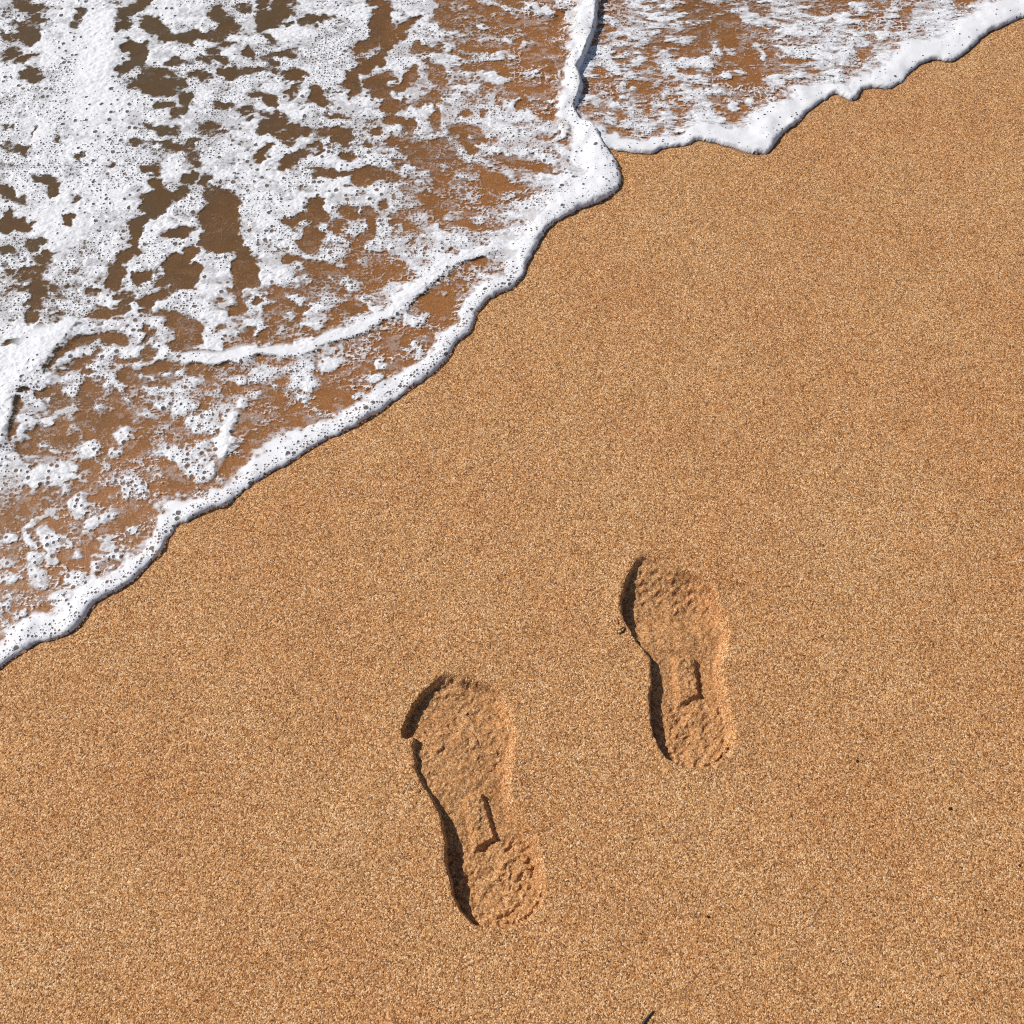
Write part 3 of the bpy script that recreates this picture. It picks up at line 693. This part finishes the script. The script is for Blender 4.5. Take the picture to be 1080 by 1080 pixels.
for k, (pl, bar) in enumerate(((PRINT_A, BAR_A), (PRINT_B, BAR_B))):
    P = catmull(pl, 5, True); Pw = np.stack(p2w(P[:, 0], P[:, 1]), 1)
    Bw = np.stack(p2w(*np.array(bar, float).T), 1)
    mn = Pw.min(0) - .05; mx_ = Pw.max(0) + .05
    w = (SX > mn[0]) & (SX < mx_[0]) & (SY > mn[1]) & (SY < mx_[1])
    x = SX[w] + fbm(SX[w] * 130, SY[w] * 130, 1, 3) * .0009; y = SY[w] + fbm(SX[w] * 130, SY[w] * 130 + 40, 4, 3) * .0009
    d = sdf(Pw, x, y)
    heel = np.array(p2w(527, 962) if k == 0 else p2w(733, 800)).ravel(); toe = np.array(p2w(480, 725) if k == 0 else p2w(700, 597)).ravel()
    axv = toe - heel; Lf_ = np.linalg.norm(axv); axv = axv / Lf_
    t = ((x - heel[0]) * axv[0] + (y - heel[1]) * axv[1]) / Lf_
    side = (x - heel[0]) * axv[1] - (y - heel[1]) * axv[0]           # >0 to the right
    if k == 0:
        depth = np.interp(t, [-.1, .0, .12, .3, .42, .55, .77, .84, .95, 1.05], [.012, .016, .021, .021, .015, .0090, .0085, .0135, .0135, .009])
    else:
        depth = np.interp(t, [-.1, .0, .12, .3, .42, .56, .64, .72, .85, .97, 1.05], [.010, .012, .017, .0175, .015, .008, .009, .019, .019, .010, .006])
    depth = depth + .0012 * sstep(.0, .03, side) * sstep(.35, .5, t) + .0016 * sstep(.012, .034, side) - .22 * depth * sstep(-.015, .045, side) * sstep(.5, .3, t)
    wl = .0028 + .0066 * sstep(-.02, .035, side) + .004 * sstep(.93, 1.05, t)
    if k == 1: wl = wl + .012 * sstep(.9, 1.02, t) * sstep(-.012, .02, side)
    lump = fbm(x * 95, y * 95, 9, 3, .6)
    fine = fbm(x * 260, y * 260, 2, 3, .6)
    cel = np.abs(fbm(x * 70, y * 82, 12, 2))
    w1, w2 = worley(x + fine * .0008 + lump * .0016, y + lump * .0012 + vn(x * 60, y * 60, 2) * .003, .0105, 3 + k)
    heelz = sstep(.36, .24, t); ballz = sstep(.52, .66, t)
    rough = .00040 * fine + .00045 * lump + heelz * ((.0026 if k == 0 else .0012) * (sstep(0, .5, w2 - w1) - .7) * np.clip(.6 + .9 * vn(x * 48, y * 48, 7), .1, 1.3) + .0010 * lump) + ballz * (.0010 * (cel - .4) + .0005 * lump) * (1 if k == 0 else .75)
    # cross grooves of the sole
    v = t * Lf_
    groove = np.sin(v * 2 * math.pi / .0135 + 1.4 * np.sin(side * 2 * math.pi / .020) + .9 * fbm(x * 26, y * 26, 5, 2))
    groove = np.maximum(groove, -.35) * (.45 + .55 * sstep(-.3, .5, fbm(x * 33, y * 33, 13, 2)))
    knob = np.sin(v * 2 * math.pi / .0125 + .7 * lump) * np.sin(side * 2 * math.pi / .0135 + .7 * fine)
    rough = rough + ballz * .00125 * groove + heelz * .0009 * knob
    ck = sstep(.10, .0, np.abs(fbm(x * 34, y * 60, 14, 2))) * sstep(.0, .5, fbm(x * 30 + 9, y * 30, 10, 2))
    rough = rough - ballz * ck * (.0022 if k == 0 else .0010)
    fl_in = .5 * sstep(0, 1, d / wl) + .5 * np.clip(d / wl, 0, 1)
    z = -depth * fl_in + rough * sstep(.3, 1.0, d / wl)
    # raised block left by the hollow under the arch
    bd = sdf(Bw, SX[w] + (x - SX[w]) * .25, SY[w] + (y - SY[w]) * .25)
    bc = ((Bw[:, 0] - heel[0]) * axv[1] - (Bw[:, 1] - heel[1]) * axv[0]).mean()
    bw = .0028 + .0045 * sstep(.003, -.006, side - bc)
    block = sstep(-bw, .0012, bd + .0002 * fine)
    z = z + block * (.0064 if k == 0 else .0068) + block * .0004 * fine
    hollow = np.exp(-((bd + .005) / .004) ** 2) * (bd < 0) * -.0008
    z = z + hollow * fl_in
    # pushed up rim and cracks round the print
    rim = np.exp(-np.clip(-d, 0, None) / .007) * (d < 0)
    rimn = (.0006 + .0010 * np.clip(.4 + vn(x * 45, y * 45, 8), 0, 1.4))
    if k == 1: rimn = rimn + .0016 * sstep(.62, .72, t) * (side < 0) * sstep(1, .9, t)
    out = rim * rimn * sstep(0, .004, -d)
    z = np.where(d > 0, z, out)
    # little crust broken along the lower right of the heel
    crust = np.exp(-((d - .0035) / .0022) ** 2) * sstep(.10, .02, t) * sstep(-.01, .02, side)
    z = z - crust * (.006 + .004 * fine)
    SZ[w] = SZ[w] * (1 - fl_in * .5) + z
    pk = sstep(wl * .55, wl * 1.15, d); PK[w] = np.maximum(PK[w], pk)
    rr = np.zeros(d.shape, np.int8)
    ins = d > -.0005
    rr[ins] = 1
    rr[ins & (d > wl * .95) & (t <= .45)] = 2
    rr[ins & (d > wl * .95) & (t > .45)] = 3
    rr[ins & (bd > -.0035)] = 4
    a = reg[k][w]; a[rr > 0] = rr[rr > 0]; reg[k][w] = a

# wet sand below the swash
sline = (SX * -.62 + SY * .78) > .10
swet = np.zeros(SX.shape, f4)
ss = np.maximum(sdf(polyL, SX[sline], SY[sline]), sdf(polyR, SX[sline], SY[sline]))
swet[sline] = sstep(-.006, .003, ss)
SZ = np.where(swet > .5, -.0003 + np.clip(SZ, -.0004, .0004) * .12, SZ).astype(f4)
NS = grid_normals(sxs, sys_, SZ)
taken = np.zeros((len(sys_) - 1, len(sxs) - 1), bool)
PL = ['left shoe footprint pressed deep into the sand, the lower of the pair, with lumpy heel', 'right shoe footprint pressed into the sand, the upper of the pair, nearer the foam']
for k in range(2):
    g = fmask(reg[k], np.max)
    P = np.array(PRINT_A if k == 0 else PRINT_B); c = np.stack(p2w(P[:, 0], P[:, 1]), 1).mean(0)
    e = bpy.data.objects.new('footprint', None); COL.objects.link(e)
    tag(e, PL[k], 'footprint', 'pair of shoe footprints in the sand')
    for code, nm in ((1, 'side_wall'), (2, 'heel_imprint'), (3, 'forefoot_imprint'), (4, 'arch_block')):
        mk = (g == code) & ~taken
        grid_mesh(nm, sxs, sys_, SZ, mk, M_SAND, [('wet', swet), ('packed', PK)], NS, e)
        taken |= mk
o = grid_mesh('sand', sxs, sys_, SZ, ~taken, M_SAND, [('wet', swet), ('packed', PK)], NS)
tag(o, 'golden brown coarse sand of the beach', 'sand', None, 'structure')

# ------------------------------------------------------------------ small things lying on the sand
import bmesh


def pebble(px, py, r, seed, label, squash=(1, 1, .8), mat=None, name='pebble', cat='pebble', group='dark pebbles scattered on the sand', lift=.25, rough=.3):
    if mat is None: r *= .85
    mat = mat or M_STONE
    bm = bmesh.new(); bmesh.ops.create_icosphere(bm, subdivisions=3, radius=1)
    co = np.array([v.co[:] for v in bm.verts])
    n1 = 1 + rough * fbm(co[:, 0] * 1.1 + seed * 3.1, co[:, 1] * 1.1 + co[:, 2] * 1.7, seed, 3) * .6
    for v, k in zip(bm.verts, n1):
        v.co = (v.co.x * k * r * squash[0], v.co.y * k * r * squash[1], v.co.z * k * r * squash[2])
    me = bpy.data.meshes.new(name); bm.to_mesh(me); bm.free()
    for p in me.polygons: p.use_smooth = True
    me.materials.append(mat)
    o = bpy.data.objects.new(name, me); COL.objects.link(o)
    x, y = p2w(px, py); o.location = (float(x), float(y), r * lift); o.rotation_euler = (0, 0, seed * 1.3)
    return tag(o, label, cat, group)


pebble(904, 803, .0019, 1, 'tiny dark pebble on open sand to the right of the upper footprint heel')
pebble(1002, 853, .0021, 2, 'largest tiny black pebble, alone on open sand toward the right edge')
pebble(747, 967, .0018, 3, 'tiny dark pebble on sand below the upper footprint, right of the lower heel')
pebble(1039, 960, .0016, 4, 'tiny dark pebble on sand near the lower right corner')
pebble(1075, 913, .0016, 5, 'tiny dark pebble cut by the right edge of the photo')
pebble(667, 747, .0014, 6, 'tiny brown pebble just left of the arch of the upper footprint')
pebble(803, 846, .0010, 7, 'speck-sized dark pebble just below right of the upper footprint heel')
pebble(926, 1062, .0013, 8, 'tiny dark pebble close to the bottom edge of the sand')
for j, (px, py, r, lb) in enumerate(((654, 664, .0042, 'flat brown crumb of sand at the left rim of the upper footprint'),
                                     (651, 655, .0026, 'small crumb of sand just above the flat crumb at the upper footprint rim'),
                                     (441, 834, .0026, 'small crumb of sand beside the left rim of the lower footprint'))):
    pebble(px, py, r, 10 + j, lb, (1.5, .7, .42), M_SAND, 'sand_crumb', 'sand crumb', 'crumbs of sand beside the footprints', .3, .6)

# twig at the bottom edge
bm = bmesh.new()
pts = catmull([(672, 1092), (678, 1080), (683, 1073), (689, 1066)], 6); pw = np.stack(p2w(pts[:, 0], pts[:, 1]), 1)
rings = []
for i, p in enumerate(pw):
    r = .0022 * (1 - .75 * i / (len(pw) - 1)) * (1 + .25 * math.sin(i * 2.1))
    tdir = pw[min(i + 1, len(pw) - 1)] - pw[max(i - 1, 0)]; tdir /= np.linalg.norm(tdir); nrm = (-tdir[1], tdir[0])
    rings.append([bm.verts.new((p[0] + nrm[0] * r * math.cos(a), p[1] + nrm[1] * r * math.cos(a), .0012 + r * math.sin(a))) for a in np.linspace(0, 2 * math.pi, 9)[:-1]])
for a, b in zip(rings[:-1], rings[1:]):
    for i in range(8): bm.faces.new((a[i], a[(i + 1) % 8], b[(i + 1) % 8], b[i]))
bm.faces.new(rings[0][::-1]); bm.faces.new(rings[-1])
bmesh.ops.recalc_face_normals(bm, faces=bm.faces)
me = bpy.data.meshes.new('twig'); bm.to_mesh(me); bm.free(); me.materials.append(M_TWIG)
for p in me.polygons: p.use_smooth = True
o = bpy.data.objects.new('twig', me); COL.objects.link(o)
tag(o, 'thin dark twig lying on the sand at the bottom edge', 'twig')

# ------------------------------------------------------------------ light, sky, camera
SUN_EL, SUN_AZ = R(44), R(-70)            # azimuth from +Y toward +X
sv = np.array([math.sin(SUN_AZ) * math.cos(SUN_EL), math.cos(SUN_AZ) * math.cos(SUN_EL), math.sin(SUN_EL)])
from mathutils import Vector
ld = bpy.data.lights.new('sun', 'SUN'); ld.energy = 4.3; ld.angle = R(.5); ld.color = (1.0, .965, .91)
lo = bpy.data.objects.new('sun', ld); COL.objects.link(lo)
lo.rotation_euler = Vector(sv).to_track_quat('Z', 'Y').to_euler()
wd = bpy.data.worlds.new('World'); scene.world = wd; wd.use_nodes = True
nt = wd.node_tree; bg = nt.nodes['Background']
sk = nt.nodes.new('ShaderNodeTexSky'); sk.sky_type = 'NISHITA'; sk.sun_disc = False
sk.sun_elevation = SUN_EL; sk.sun_rotation = SUN_AZ
nt.links.new(sk.outputs[0], bg.inputs[0]); bg.inputs[1].default_value = .07

cam = bpy.data.cameras.new('camera'); cam.sensor_width = 36; cam.lens = 36 * F; cam.clip_end = 500; cam.clip_start = .01
co_ = bpy.data.objects.new('camera', cam); COL.objects.link(co_)
co_.location = (0, 0, H); co_.rotation_euler = (TH, 0, 0)
scene.camera = co_
scene.view_settings.view_transform = 'Standard'; scene.view_settings.look = 'None'
scene.view_settings.exposure = 0.0; scene.view_settings.gamma = 1.0
scene.render.engine = 'CYCLES'
scene.cycles.use_denoising = False
scene.cycles.transparent_max_bounces = 16
scene.cycles.filter_width = 1.1
